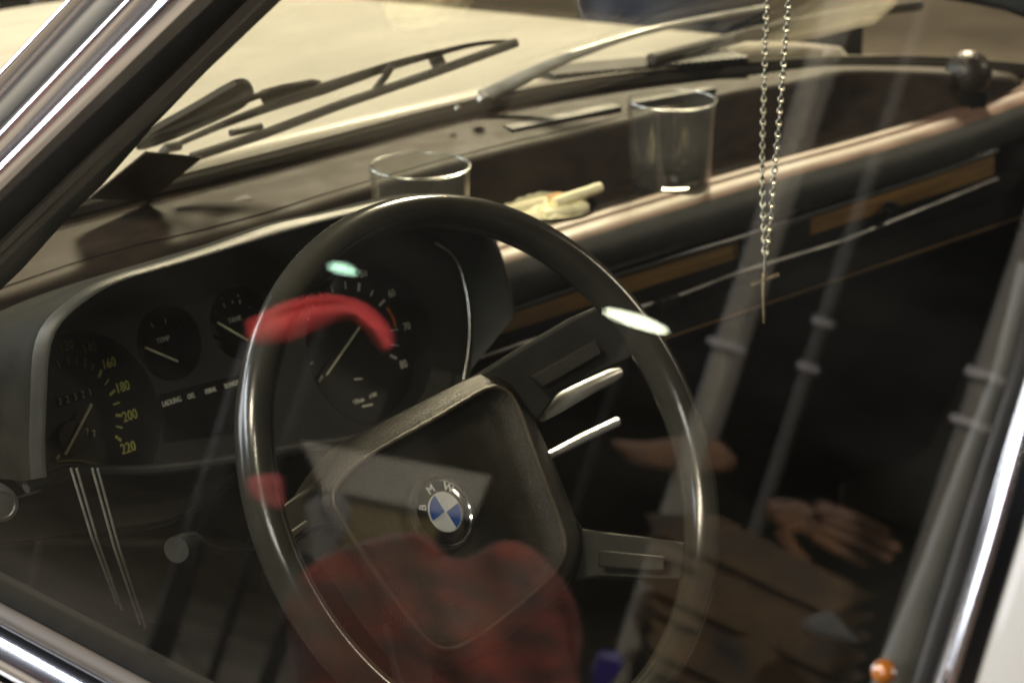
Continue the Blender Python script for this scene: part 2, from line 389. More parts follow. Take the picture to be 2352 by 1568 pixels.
# bright strips, veneer and lower panels on the passenger side
YF = .312
def line(pts, k): return [AY(x, y, k) for x, y in pts]
st1 = line(((1120, 727), (1298, 667), (1398, 636), (1569, 583), (1700, 545), (2120, 405), (2290, 345)), YF)
part('chrome_strip', tube(resample(st1, 30), .0024, 10), 'chrome', dash)
st2 = line(((1100, 823), (1205, 787), (1568, 676), (1700, 625), (1930, 556), (2120, 480), (2290, 412)), YF)
part('chrome_strip', tube(resample(st2, 30), .0022, 10), 'dullchrome', dash)
up = [p+V(0, .004, -.003) for p in resample(st1, 24)]; lo = [p+V(0, .004, .003) for p in resample(st2, 24)]
part('wood_trim', ribbon(up, lo, (0, -1, 0), .0012, .006, 24, 7), 'wood', dash)
for (a, b) in (((1690, 580), (1850, 560)),):
    x0, x1 = AY(*a, YF-.002), AY(*b, YF-.002)
    part('dark_reflection', prism([AY(1705, 552, YF-.002), AY(1862, 499, YF-.002), AY(1862, 572, YF-.002), AY(1705, 618, YF-.002)], (0, -1, 0), .006), 'black', dash, mods=(('bevel', .001),))  # black plate stands in for a dark reflection across the veneer
k_ = AY(2037, 480, YF)
part('glovebox_knob', lathe([(.0, .012), (.006, .0115), (.0085, .008), (.0085, .001), (.007, 0)], k_, 24, (0, -1, 0)), 'gloss', dash)
k_ = AY(1525, 690, YF)
part('glovebox_latch', box(k_+V(0, -.004, 0), .022, .012, .013), 'black', dash, mods=(('bevel', .003),))
lowp = [[V(x, YF+.006, -.06), V(x, YF+.01, -.09), V(x, YF-.004, -.105), V(x, YF-.002, -.112), V(x, YF+.02, -.12), V(x, YF+.06, -.26), V(x, YF+.12, -.40)] for x in [.18+i*.05 for i in range(19)]]
part('glovebox_panel', grid(lowp), 'sealm', dash, sharp=50, mods=(('solid', .004),))
part('parcel_shelf_edge', tube([V(x, YF-.006, -.108) for x in (.25, .5, .8, 1.05)], .0013, 8), 'wood', dash)
part('firewall', box((.35, .56, -.3), 1.5, .01, .72), 'carpet', dash)

# instrument binnacle
NC = Vector((0, -.94, .342)).normalized(); KC = NC.dot(V(0, .25, .03)); KP = KC+.019
XD, YD = V(1, 0, 0), V(0, .342, .94).normalized()
def AC(px, py, off=0.): return pl(px, py, NC, KC+off)
def APn(px, py, off=0.): return pl(px, py, NC, KP+off)
outer = [(88, 1095), (83, 1023), (88, 900), (92, 806), (109, 752), (148, 708), (240, 644), (400, 601), (634, 530), (800, 486), (900, 462), (985, 456), (1065, 480), (1115, 530), (1140, 585), (1160, 650), (1171, 708), (1172, 722)]
inner = [(112, 1090), (103, 1023), (104, 930), (111, 832), (128, 775), (160, 731), (250, 704), (434, 656), (667, 592), (800, 556), (900, 536), (960, 540), (1020, 563), (1052, 600), (1066, 650), (1078, 720), (1077, 790), (1066, 868)]
F0 = resample(smoothc([AY(x, y, .185) for x, y in outer], 2), 72)
F1 = resample(smoothc([APn(x, y) for x, y in inner], 2), 72)
backp = [(-70, 1080), (-80, 990), (-80, 890), (-80, 800), (-60, 745), (30, 700), (150, 656), (330, 603), (567, 535), (760, 480), (880, 452), (960, 442), (1065, 470), (1120, 525), (1146, 585), (1164, 650), (1174, 708), (1175, 722)]
FB = resample(smoothc([AY(x, y, .30) for x, y in backp], 2), 72)
ctr = sum(F0, V(0, 0, 0))/72
rows = [F1, [f.lerp(g, .12)+V(0, -.004, 0) for f, g in zip(F0, F1)], [f+(ctr-f)*.012+V(0, -.006, 0) for f in F0], [f+V(0, -.005, .001) for f in F0],
        [f+(f-ctr).normalized()*.004+V(0, .003, 0) for f in F0], [f.lerp(g, .12)+(f-ctr).normalized()*.005 for f, g in zip(F0, FB)], [f.lerp(g, .5)+(f-ctr).normalized()*.005 for f, g in zip(F0, FB)], FB, [f+V(0, .02, -.03) for f in FB]]
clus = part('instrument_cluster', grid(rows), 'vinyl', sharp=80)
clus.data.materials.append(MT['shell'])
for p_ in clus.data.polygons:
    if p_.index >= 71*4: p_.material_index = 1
# flat panel with four round holes
def ring_fill(outline, holes, thick):
    c = bpy.data.curves.new('p', 'CURVE'); c.dimensions = '2D'; c.fill_mode = 'BOTH'; c.extrude = thick/2
    for loop in [outline]+holes:
        s = c.splines.new('POLY'); s.points.add(len(loop)-1); s.use_cyclic_u = True
        for pt, (x, y) in zip(s.points, loop): pt.co = (x, y, 0, 1)
    o = bpy.data.objects.new('p', c); COL.objects.link(o); dg = bpy.context.evaluated_depsgraph_get()
    me = o.evaluated_get(dg).to_mesh(); vs = [v.co.copy() for v in me.vertices]; fs = [tuple(p.vertices) for p in me.polygons]
    o.evaluated_get(dg).to_mesh_clear(); bpy.data.objects.remove(o); bpy.data.curves.remove(c)
    return vs, fs
PO = NC*KP
def to2(p): d = p-PO; return (d.dot(XD), d.dot(YD))
pin = smoothc([APn(x, y) for x, y in [(60, 1120)]+[(x-10, y) for x, y in inner[1:5]]+[(x, y-12) for x, y in inner[5:12]]+[(x+14, y) for x, y in inner[12:]]+[(1040, 960), (900, 1000), (700, 1030), (500, 1090), (300, 1120)]], 1, True)
dials = {'speedometer': ((195, 965), .059), 'temperature_gauge': ((388, 787), .0262), 'fuel_gauge': ((552, 741), .0262), 'rev_counter': ((850, 790), .059)}
holes = []
for nm, (c, r) in dials.items():
    cc = APn(*c); x0, y0 = to2(cc)
    holes.append([(x0+r*math.cos(t*math.pi/36), y0+r*math.sin(t*math.pi/36)) for t in range(72)])
vs, fs = ring_fill([to2(p) for p in pin], holes, .0016)
part('gauge_panel', ([PO+XD*v.x+YD*v.y+NC*v.z for v in vs], fs), 'panel', clus, sharp=30)
for nm, (c, r) in dials.items():
    cc = APn(*c)
    part(nm+'_dial', lathe([(r-.0003, .001), (r-.001, -.0185), (r*.5, -.0192), (0, -.0192)], cc, 64, NC, False), 'dial', clus)
T = lambda ox, oy: (lambda x, y, off=.0012: AC(.2564*x+ox, .2564*y+oy, off))
Z1, Z2, Z3 = T(0, 717.8), T(344.5, 602.9), T(660.3, 574.2)
def strokes(Z, L): return [bar(Z(a, b), Z(c, d), w*.2564*1.72/5948, NC) for a, b, c, d, w in L]
def tx(Z, s, x, y, h, sx=.8): return text(s, Z(x, y), XD, YD, h*.2564*1.72/5948/.70, sx)
def stuffp(o): o['kind'] = 'stuff'; return o
def numerals(name, Z, L, m):
    for a in L: part(name, tx(Z, *a), m, clus)
stuffp(part('speedometer_ticks', joinl(*strokes(Z1, [(515, 425, 540, 490, 10), (600, 390, 620, 460, 16), (685, 390, 690, 460, 10), (766, 405, 763, 485, 20), (838, 450, 827, 518, 13), (910, 513, 886, 578, 26), (976, 597, 942, 646, 12), (1030, 695, 985, 738, 24), (1072, 803, 1018, 823, 15), (1037, 918, 1095, 920, 26), (1042, 1018, 1098, 1030, 16), (1035, 1105, 1087, 1145, 26), (532, 1268, 500, 1332, 24)])), 'pyellow', clus))
numerals('numeral', Z1, (('160', 975, 455, 92), ('180', 1098, 668, 94), ('200', 1165, 922, 96), ('220', 1150, 1210, 96)), 'pyellow')
numerals('numeral', Z1, (('120', 592, 300, 90), ('140', 800, 320, 90)), 'pyellow')
stuffp(part('odometer_window', joinl(*[bar(Z1(x-3, y-44, .0006), Z1(x+14, y+40, .0006), 44*.2564*1.72/5948, NC) for x, y in ((540, 795), (610, 778), (680, 755), (748, 735), (812, 715))]), 'gloss', clus))
stuffp(part('odometer_digits', joinl(*[tx(Z1, d, x-4, y, 66, .8) for d, x, y in (('3', 540, 795), ('2', 610, 778), ('3', 680, 755), ('2', 748, 735), ('1', 812, 715), ('4', 728, 1092), ('7', 787, 1072), ('7', 848, 1085))]), 'pwhite', clus))
part('needle', bar(Z1(824, 818, .006), Z1(588, 1268, .006), 25*.2564*1.7/5948, NC, .001), 'needle', clus)
part('needle_hub', lathe([(.012, 0), (.011, .003), (0, .0035)], Z1(640, 1120, .001), 32, NC), 'dial', clus)
stuffp(part('gauge_ticks', joinl(*strokes(Z2, [(5, 535, 32, 580, 12), (139, 495, 142, 548, 11), (655, 360, 672, 400, 18), (740, 340, 744, 368, 14), (808, 330, 806, 372, 16), (905, 368, 893, 405, 18)])), 'pwhite', clus))
numerals('gauge_lettering', Z2, (('TEMP', 118, 690, 48, .95), ('TANK', 762, 510, 48, .9), ('1/2', 800, 285, 46), ('1/1', 895, 325, 46), ('0', 640, 325, 40)), 'pwhite')
for q_ in ((283, 540, 281, 592, 40), (590, 430, 592, 472, 38)): part('gauge_warning_mark', strokes(Z2, [q_])[0], 'porange', clus)
part('needle', bar(Z2(-45, 758, .006), Z2(255, 884, .006), 18*.2564*1.7/5948, NC, .001), 'needle', clus)
part('needle', bar(Z2(604, 534, .006), Z2(892, 702, .006), 18*.2564*1.7/5948, NC, .001), 'needle', clus)
part('warning_lamp_panel', prism([APn(370, 905, .003), APn(560, 857, .003), APn(575, 985, .003), APn(391, 1010, .003)], NC, .004), 'gloss', clus)
Z2p = lambda x, y: APn(.2564*x+344.5, .2564*y+602.9, .0036)
for q_, x, y, h in (('LADUNG', 195, 1245, 52), ('OEL', 370, 1195, 48), ('FERNL', 545, 1145, 46), ('BLINKER', 735, 1090, 46)):
    part('warning_lamp_lettering', text(q_, Z2p(x, y), XD, YD, h*.2564*1.70/5948/.7, .72), 'pwhite', clus)
stuffp(part('rev_counter_ticks', joinl(*strokes(Z3, [(280, 372, 315, 410, 14), (193, 470, 235, 512, 20), (140, 592, 190, 620, 14), (100, 745, 172, 748, 26), (122, 897, 182, 883, 12), (170, 1036, 232, 1003, 26), (280, 1180, 318, 1124, 26), (392, 308, 408, 376, 20), (516, 282, 524, 350, 16), (645, 295, 638, 368, 26), (768, 362, 746, 410, 15), (872, 445, 824, 498, 24), (928, 722, 992, 708, 15), (930, 848, 998, 854, 12), (920, 940, 980, 970, 26), (600, 1155, 672, 1152, 18), (672, 1400, 765, 1380, 20)])), 'pwhite', clus))
numerals('numeral', Z3, (('0', 258, 1260, 78), ('10', 115, 1040, 78), ('20', 30, 750, 78), ('30', 130, 420, 78), ('40', 365, 240, 78), ('50', 680, 210, 80), ('60', 935, 390, 82), ('70', 1070, 685, 80), ('80', 1040, 1025, 84), ('U/min', 640, 1350, 50), ('x100', 765, 1300, 44)), 'pwhite')
stuffp(part('rev_counter_red_band', joinl(*strokes(Z3, [(893, 515, 925, 565, 26), (925, 565, 950, 610, 26), (950, 610, 970, 690, 28)])), 'porange', clus))
part('needle', bar(Z3(650, 690, .006), Z3(352, 1118, .006), 17*.2564*1.7/5948, NC, .001), 'needle', clus)
part('lens_edge', tube(resample(smoothc([APn(x, y, .006) for x, y in ((1000, 556), (1045, 585), (1066, 640), (1080, 723), (1077, 807), (1064, 872))], 2), 30), .0013, 8), 'dullchrome', clus)
part('lens_edge', tube(resample(smoothc([APn(x, y, .004) for x, y in ((128, 1060), (170, 1056), (215, 1064), (240, 1075))], 2), 16), .0018, 8), 'gold', clus)
# lower lip of the binnacle and the lower dash
lw = [APn(x, y, .012) for x, y in ((60, 1120), (160, 1075), (300, 1085), (500, 1062), (640, 1035), (718, 1021), (790, 1014), (900, 990), (1040, 940), (1100, 900))]
lw = resample(smoothc(lw, 2), 40)
part('binnacle_lower_lip', tube(lw, .004, 10), 'vinyl', clus)
l2 = resample(smoothc([AY(x, y, .20) for x, y in ((-250, 1260), (60, 1225), (177, 1206), (300, 1196), (394, 1178), (480, 1125), (547, 1062), (640, 1030), (800, 1020), (1000, 990))], 2), 40)
rows = [[p+V(0, -.012, 0) for p in lw], [p.lerp(q, .5)+V(0, .006, 0) for p, q in zip(lw, l2)], l2, [p+V(0, -.006, -.006) for p in l2], [p+V(0, 0, -.014) for p in l2],
        [p+V(0, .01, -.03) for p in l2], [V(p.x, .23, -.14) for p in l2], [V(p.x, .28, -.32) for p in l2]]
ld = part('lower_dash_panel', grid(rows), 'black', sharp=50)
part('panel_bead', tube([p+V(0, -.0065, -.002) for p in l2], .0009, 6), 'gloss', ld)
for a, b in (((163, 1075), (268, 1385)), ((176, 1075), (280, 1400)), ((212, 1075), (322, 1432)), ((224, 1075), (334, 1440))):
    part('highlight_streak', tube(resample([AY(*a, .165), AY((a[0]*.55+b[0]*.45), (a[1]*.5+b[1]*.5), .160), AY(*b, .165)], 12), .0009, 8), 'streakm', ld)  # added strips standing in for highlight streaks on the dark panel
part('light_switch', lathe([(.0, .004), (.008, .004), (.0085, .006), (.0105, .006), (.011, .0), (.011, -.02)], AY(0, 1156, .16), 32, (-.4, -.9, .25)), 'dullchrome', ld)
kp = [AY(x, y, .19) for x, y in ((-120, 1330), (120, 1290), (320, 1300), (520, 1330), (700, 1330))]
part('knee_panel', prism([AY(90, 1230, .19), AY(560, 1240, .19), AY(680, 1300, .19), AY(652, 1470, .19), AY(310, 1446, .19), AY(60, 1400, .19)], (0, -1, .2), .03), 'black', ld, mods=(('bevel', .006),))

# steering column and stalks
a_w, b_w = .552328824, .0076810
WNn = Vector((-math.cos(a_w)*math.sin(b_w), -math.cos(a_w)*math.cos(b_w), math.sin(a_w)))
E1 = Vector((math.cos(b_w), -math.sin(b_w), 0)); E2 = -E1.cross(WNn)
HUB = WNn*-.0704243+E1*.0070517-E2*.0115147
col = part('steering_column', tube([HUB-WNn*.03, HUB-WNn*.08, HUB-WNn*.2], [.05, .045, .05], 24), 'black')
part('column_switch', tube([AY(1240, 950, .09), AY(1278, 925, .09), AY(1340, 893, .09), AY(1400, 865, .09), AY(1423, 855, .09)], [.006, .0075, .0062, .0055, .0035], 12), 'silver', col)
part('column_switch', tube([AY(1220, 1060, .09), AY(1268, 1042, .09), AY(1340, 1005, .09), AY(1418, 968, .09)], [.003, .003, .0034, .0034], 10), 'silver', col)
part('column_switch', tube([AY(405, 1262, .08), AY(416, 1255, .083), AY(440, 1238, .09), AY(470, 1252, .095), AY(500, 1262, .1), AY(600, 1269, .12), AY(700, 1272, .14)], [.0085, .0082, .0055, .0042, .0028, .0024, .003], 16), 'knob', col)
part('ignition_key', joinl(tube([AY(1098, 733, .25), AY(1131, 750, .245)], .0035, 8)), 'dullchrome', col)

# steering wheel
rows = []
for i in range(128):
    t = 2*math.pi*i/128; d = E1*math.cos(t)+E2*math.sin(t)
    rows.append([d*.1786+(d*math.cos(2*math.pi*k/20)*.0113+WNn*math.sin(2*math.pi*k/20)*.0142) for k in range(20)])
rows.append(rows[0])
wheel = part('steering_wheel', grid(rows, True), 'rim', sharp=80)
kh = HUB.dot(WNn)
def AH(px, py, off=0.): return pl(px, py, WNn, kh+off)
def polar(pts, off, n=96):                        # closed outline resampled by angle round the hub
    P = smoothc([AH(x, y, off) for x, y in pts], 2, True); c = HUB+WNn*off
    A = []
    for p in P:
        d = p-c; A.append((math.atan2(d.dot(E2), d.dot(E1)), d.length))
    A.sort(); out = []
    for i in range(n):
        t = -math.pi+2*math.pi*i/n
        for j in range(len(A)):
            t0, r0 = A[j]; t1, r1 = A[(j+1) % len(A)]
            if j == len(A)-1: t1 += 2*math.pi
            tt = t if t >= A[0][0] else t+2*math.pi
            if t0 <= tt <= t1:
                f = (tt-t0)/max(1e-9, t1-t0); r = r0+(r1-r0)*f; break
        out.append(c+(E1*math.cos(t)+E2*math.sin(t))*r)
    return out
Oo = [(705, 1165), (750, 1080), (810, 1005), (900, 958), (1000, 908), (1098, 858), (1140, 853), (1185, 885), (1215, 940), (1265, 1043), (1331, 1212), (1338, 1279), (1308, 1345), (1225, 1420), (1118, 1499), (1031, 1537), (980, 1522), (894, 1419), (800, 1275), (735, 1205)]
Ii = [(768, 1118), (800, 1080), (867, 1033), (1000, 962), (1110, 893), (1142, 885), (1180, 910), (1228, 1045), (1285, 1195), (1300, 1252), (1292, 1290), (1255, 1335), (1151, 1422), (1075, 1475), (1031, 1494), (995, 1485), (958, 1449), (868, 1329), (784, 1195), (762, 1150)]
cO, cM, cI = polar(Oo, -.02), polar(Oo, -.006), polar(Ii, .004)
def shrink(c, f, off): return [HUB+WNn*((p-HUB).dot(WNn)+off)+((p-HUB)-WNn*(p-HUB).dot(WNn))*f for p in c]
rows = [[p-WNn*.03 for p in cO], cO, cM, [p.lerp(q, .5)+WNn*.0015 for p, q in zip(cM, cI)], [p.lerp(q, .85)+WNn*.0008 for p, q in zip(cM, cI)], shrink(cI, 1.012, -.0004), shrink(cI, .992, .0004), shrink(cI, .978, -.001), shrink(cI, .95, -.0055), shrink(cI, .86, -.0095), shrink(cI, .6, -.010), shrink(cI, .3, -.008), shrink(cI, .02, -.006)]
part('hub_pad', grid(rows, True), 'pad', wheel, sharp=75)
part('ridge_highlight', tube([p+WNn*.0006 for p in cI]+[cI[0]+WNn*.0006], .0017, 8), 'ridgelight', wheel)  # bead added along the ridge to draw its highlight line
# four spokes; near the pad they lie at hub depth, at the rim they come forward
def spoke(pts, rec=None):
    P = [pl(x, y, WNn, k) for x, y, k in pts]
    c = part('spoke', prism(P, WNn, .012), 'spoke', wheel, mods=(('bevel', .0035),))
    if rec:
        Q = [pl(x, y, WNn, k) for x, y, k in rec]
        part('spoke_inlay', prism([q for q in Q], WNn, .004), 'spoke', wheel, mods=(('bevel', .0012),))
RM = -.012
spoke([(1090, 864, -.078), (1200, 795, -.055), (1318, 726, -.03), (1400, 690, RM), (1495, 775, RM), (1450, 822, -.03), (1288, 900, -.055), (1235, 975, -.078), (1150, 900, -.078)],
      [(1222, 862, -.050), (1370, 778, -.0235), (1384, 812, -.0235), (1248, 890, -.050)])
spoke([(1300, 1150, -.085), (1338, 1212, -.078), (1400, 1221, -.06), (1540, 1240, -.02), (1600, 1250, RM), (1590, 1330, RM), (1530, 1326, -.02), (1380, 1322, -.06), (1325, 1330, -.08)],
      [(1382, 1262, -.056), (1528, 1276, -.0165), (1526, 1310, -.0165), (1380, 1300, -.056)])
spoke([(760, 1085, -.085), (700, 1125, -.06), (640, 1172, -.02), (600, 1205, RM), (620, 1290, RM), (668, 1252, -.02), (715, 1225, -.055), (775, 1205, -.08)],
      [(677, 1236, -.018), (712, 1208, -.045), (706, 1192, -.045), (668, 1218, -.018)])
spoke([(895, 1420, -.085), (925, 1540, -.055), (950, 1620, -.02), (975, 1680, RM), (1060, 1700, RM), (1040, 1640, -.02), (1000, 1560, -.06), (1000, 1520, -.085)])
# badge: black ring with letters, blue and white quarters, chrome edge
bc = HUB; ba = R(104); bx = E1*math.cos(ba-math.pi/2)+E2*math.sin(ba-math.pi/2); by = E1*math.cos(ba)+E2*math.sin(ba)
part('badge_surround', lathe([(.027, -.008), (.027, -.001), (.025, .0006), (.023, .0002), (0, .0)], bc, 64, WNn), 'pad', wheel)
part('badge', lathe([(.0222, .0), (.0222, .0012), (.020, .0021), (.0135, .0027), (0, .003)], bc, 64, WNn), 'badgeblack', wheel)
part('badge_chrome_ring', lathe([(.0230, .0), (.0232, .001), (.0229, .0020), (.0222, .0022), (.0218, .0017), (.0219, .0)], bc, 72, WNn), 'chrome', wheel)
part('badge_chrome_ring', lathe([(.0138, .0025), (.0139, .0031), (.0134, .0034), (.0130, .0031), (.0130, .0025)], bc, 64, WNn), 'badgeletter', wheel)
for q in range(4):
    t0 = math.pi/2*q; pts = [bc+WNn*.0034+(bx+by)*0]
    for i in range(13):
        t = t0+math.pi/2*i/12; pts.append(bc+WNn*.0034+(bx*math.cos(t)+by*math.sin(t))*.0131)
    part('badge_quarter', prism(pts, WNn, .0008), 'badgeblue' if q in (1, 3) else 'badgewhite', wheel, sharp=20)
for d in (bx, by):
    part('badge_divider', bar(bc-d*.0131+WNn*.0037, bc+d*.0131+WNn*.0037, .0006, WNn, .0006), 'badgeletter', wheel)
for ch, ang in (('B', 154), ('M', 104), ('W', 54)):
    t = R(ang); rd = E1*math.cos(t)+E2*math.sin(t); td = E1*math.sin(t)-E2*math.cos(t)
    part('badge_letter', text(ch, bc+rd*.0177+WNn*.0026, td, rd, .0078, 1.05, .0003), 'badgeletter', wheel)

# side window frame, pillars and sill, all lying along the leaning window plane
def ext(a, b, k=.45):                              # run a line on beyond both picture edges
    a = Vector(a).to_2d() if len(a) > 2 else Vector(a); b = Vector(b); d = b-a
    return [a-d*k, a, a+d*.33, a+d*.66, b, b+d*k*.5]
def wrib(name, e0, e1, off, bulge, depth, m, parent=None, p=.7, k=.45, tilt=0):
    A = [AW(x, y, off) for x, y in ext(*e0, k)]; B = [AW(x, y, off+tilt) for x, y in ext(*e1, k)]
    return part(name, ribbon(A, B, WN, bulge, depth, 20, 13, p), m, parent, sharp=50)
pil = wrib('windscreen_pillar', ((0, 222), (213, 0)), ((0, 292), (284, 0)), .016, .006, .04, 'bodypaint')
wrib('drip_moulding', ((0, 163), (157, 0)), ((0, 203), (190, 0)), .024, .004, .02, 'chrome', pil, 1, .45, .003)
wrib('pillar_gap', ((0, 203), (190, 0)), ((0, 222), (213, 0)), .012, .001, .03, 'rubber', pil)
wrib('chrome_edge', ((0, 290), (283, 0)), ((0, 350), (330, 0)), .016, .004, .03, 'chrome', pil, 1, .45, .004)
wrib('pillar_gap', ((0, 350), (330, 0)), ((0, 372), (352, 0)), .010, .001, .03, 'rubber', pil)
wrib('window_frame', ((0, 372), (352, 0)), ((0, 438), (447, 0)), .012, .0065, .03, 'chrome', pil, 1, .45, .0075)
wrib('window_seal', ((0, 438), (447, 0)), ((0, 500), (497, 0)), .008, .003, .02, 'rubber', pil)
ed0 = [AW(x, y, -.004) for x, y in ((-250, 770), (0, 500), (170, 325), (330, 165), (497, 0), (560, -62))]
ed1 = [AW(x, y, -.018) for x, y in ((-220, 860), (40, 612), (147, 490), (213, 430), (300, 330), (327, 297), (447, 172), (627, 0), (690, -60))]
part('inner_pillar_trim', ribbon(ed0, ed1, WN, .004, .005, 24, 11), 'dashdark', pil, sharp=60)
# sill
def sill(name, z0, z1, x, bulge, depth, m, parent=None):
    A = [V(x, y, z0) for y in (.25, 0, -.3, -.7)]; B = [V(x-.004, y, z1) for y in (.25, 0, -.3, -.7)]
    return part(name, ribbon(A, B, (-1, 0, 0), bulge, depth, 12, 13), m, parent, sharp=50)
door = part('door', grid([[V(-.41, .3, .012), V(-.41, -.66, .012)], [V(-.428, .3, -.01), V(-.428, -.66, -.01)], [V(-.44, .3, -.1), V(-.44, -.66, -.1)], [V(-.43, .3, -.45), V(-.43, -.66, -.45)]]), 'bodypaint', mods=(('solid', .01),))
sill('sill_seal', .054, .049, -.393, .003, .012, 'sealm', door)
sill('sill_rubber_lip', .049, .040, -.397, .003, .02, 'rubberdusty', door)
sill('sill_chrome', .040, .013, -.402, .009, .02, 'chrome', door)
part('door_inner_panel', box((-.365, -.2, -.22), .02, 1.0, .5), 'dashdark', door)
lk = AX(2031, 1542, -.375)
part('lock_knob', joinl(sphere(lk, .0049, 24, 14), tube([lk, lk+V(.0, 0, -.16)], .002, 10)), 'amber', door)
# rear pillar of the window
e_in = ((2352, 775), (2330, 855), (2262, 1045), (2183, 1295), (2098, 1568)); e_l = ((2392, 660), (2356, 838), (2290, 1045), (2218, 1295), (2131, 1568))
e_r = ((2450, 830), (2352, 1200), (2325, 1290), (2278, 1445), (2241, 1568)); e_f = ((2300, 770), (2280, 855), (2205, 1045), (2110, 1300), (2000, 1568))
def lerp_ext(e): 
    e = [Vector(p) for p in e]; return [e[0]+(e[0]-e[1])*2]+e+[e[-1]+(e[-1]-e[-2])*.5]
qp = part('quarter_panel', ribbon([AW(x-4, y, .010) for x, y in lerp_ext(e_r)], [AW(x+900, y+80, .012) for x, y in lerp_ext(e_r)], WN, .01, .02, 24, 9), 'bodypaint', sharp=60)
part('rear_window_chrome', ribbon([AW(x, y, .003) for x, y in lerp_ext(e_l)], [AW(x, y, .011) for x, y in lerp_ext(e_r)], WN, .0045, .02, 30, 15, 1), 'chrome', qp, sharp=60)
part('rear_window_seal', ribbon([AW(x, y, .004) for x, y in lerp_ext(e_in)], [AW(x, y, .004) for x, y in lerp_ext(e_l)], WN, .002, .02, 24, 7), 'rubber', qp)
part('rear_window_frame', ribbon([AW(x, y, -.006) for x, y in lerp_ext(e_f)], [AW(x, y, -.006) for x, y in lerp_ext(e_in)], WN, .003, .01, 24, 7), 'panel', qp)
part('window_glass', prism([AW(x, y, -.001) for x, y in ((-300, 800), (560, -60), (2600, -60), (2420, 780), (2150, 1700), (900, 1900), (-300, 1300))], WN, .004), 'side_glass', smooth=False)
# rest of the cabin, closing it to the light
part('roof', prism([V(-.27, .02, .52), V(.95, .02, .52), V(.95, -1.3, .54), V(-.27, -1.3, .54)], (0, 0, 1), .02), 'dashdark')
part('cabin_floor', box((.35, -.2, -.52), 1.5, 1.6, .02), 'carpet')
part('passenger_door', box((1.12, -.25, -.31), .03, 1.62, .55), 'dashdark')
part('passenger_pillar', prism([AX(2120, -60, .97), AX(2143, 0, .97), AX(2230, 14, .97), AX(2297, 28, .97), AX(2360, 52, .97), AX(2450, 90, .97), AX(2480, -60, .97)], (-1, 0, 0), .04), 'black', mods=(('bevel', .008),))
seat = part('passenger_seat', joinl(box((.72, -.45, -.33), .5, .5, .16), box((.72, -.75, -.02), .5, .14, .6)), 'dashdark', mods=(('bevel', .04),))

# wipers
def wl(pts, off): return [AS(x, y, off) for x, y in pts]
FL = (NW, .5)
wp = part('wiper', tube(resample(wl(((300, 332), (420, 288), (587, 222), (612, 214)), .016), 12), .0028, 8), 'rubberdusty')
part('wiper_arm_cover', prism(smoothc(wl(((300, 330), (327, 300), (430, 244), (530, 184), (560, 176), (578, 190), (574, 212), (548, 238), (440, 287), (330, 330)), .020), 1, True), NW, .006), 'rubberdusty', wp, mods=(('bevel', .001),))
part('wiper_bridge', tube(resample(smoothc(wl(((384, 346), (410, 330), (520, 282), (640, 238), (784, 190), (900, 150), (1000, 124), (1060, 108), (1120, 97), (1178, 97)), .020), 2), 36), [.003+.0055*max(0, 1-abs(i-14)/16) for i in range(36)], 10, FL), 'rubberdusty', wp)
part('wiper_clip', prism(wl(((590, 212), (600, 205), (650, 190), (716, 178), (735, 182), (728, 200), (660, 222), (600, 232)), .028), NW, .006), 'rubberdusty', wp, mods=(('bevel', .002),))
part('wiper_clip', prism(wl(((978, 124), (1008, 110), (1018, 130), (1008, 146), (985, 142)), .026), NW, .010), 'rubberdusty', wp, mods=(('bevel', .002),))
for q_, r_ in ((((374, 352), (384, 340), (412, 334)), .004), (((530, 306), (560, 300), (600, 290)), .003), (((902, 148), (884, 178), (862, 205)), .003)): part('wiper_claw', tube(wl(q_, .014), r_, 8), 'rubberdusty', wp)
part('wiper_blade', tube(resample(wl(((440, 362), (600, 310), (784, 240), (1000, 166), (1186, 98)), .008), 24), .0042, 8), 'rubber', wp)
w2 = part('wiper', tube(resample(wl(((1105, 226), (1160, 200), (1230, 165), (1300, 133), (1420, 92), (1480, 74), (1545, 58), (1640, 40), (1760, 18)), .018), 30), [.0075-.0045*min(1, i/12) for i in range(30)], 12), 'silver')
part('wiper_pivot', lathe([(.0, .006), (.004, .005), (.0055, .002), (.006, .0)], AS(1112, 230, .004), 24, NW), 'silver', w2)
part('washer_jet', lathe([(0, .003), (.002, .0025), (.0028, 0), (.003, .0)], AS(1052, 250, .002), 20, NW), 'silver', w2)
part('wiper_blade', tube(resample(smoothc(wl(((1495, 138), (1600, 112), (1760, 68), (1940, 32), (2110, 12)), .012), 1), 24), .0065, 8), 'rubberdusty', w2)

# ------------------------------------------------------------------ loose things in the car
tag(obj('sticker', *prism(wl_ := [AS(x, y, -.007) for x, y in ((334, 347), (464, 360), (340, 459), (203, 454))], NW, .0012), 'card'), 'dark brown square card stuck inside the corner of the windscreen', 'sticker')
def tumbler(c, r, h, label):
    t = obj('drinking_glass', *lathe([(r*.86, 0), (r*.9, .002), (r, h-.001), (r-.0009, h), (r-.0018, h-.001), (r*.9-.002, .009), (r*.6, .007), (0, .0065)], c, 64), 'tumbler')
    obj('rim', *tube([c+V(math.cos(q*math.pi/32)*(r-.0009), math.sin(q*math.pi/32)*(r-.0009), h) for q in range(65)], .0009, 8), 'rimglass', t)
    obj('base', *lathe([(r*.80, .0006), (r*.84, .003), (r*.86, .008), (r*.78, .0095), (r*.3, .0085), (0, .009)], c, 48), 'dish', t)
    return tag(t, label, 'glass', 'glass tumblers on the dashboard')
g1 = AZ(957, 380, .086); tumbler(V(g1.x, g1.y-.004, .0045), .0405, .082, 'clear tumbler half hidden behind the top of the steering wheel')
g2 = AZ(1532, 228, .086); tumbler(V(g2.x, g2.y-.006, .0045), .0395, .082, 'clear tumbler standing in the dash shelf right of the cigarette stubs')
d0 = AZ(1275, 484, .010)
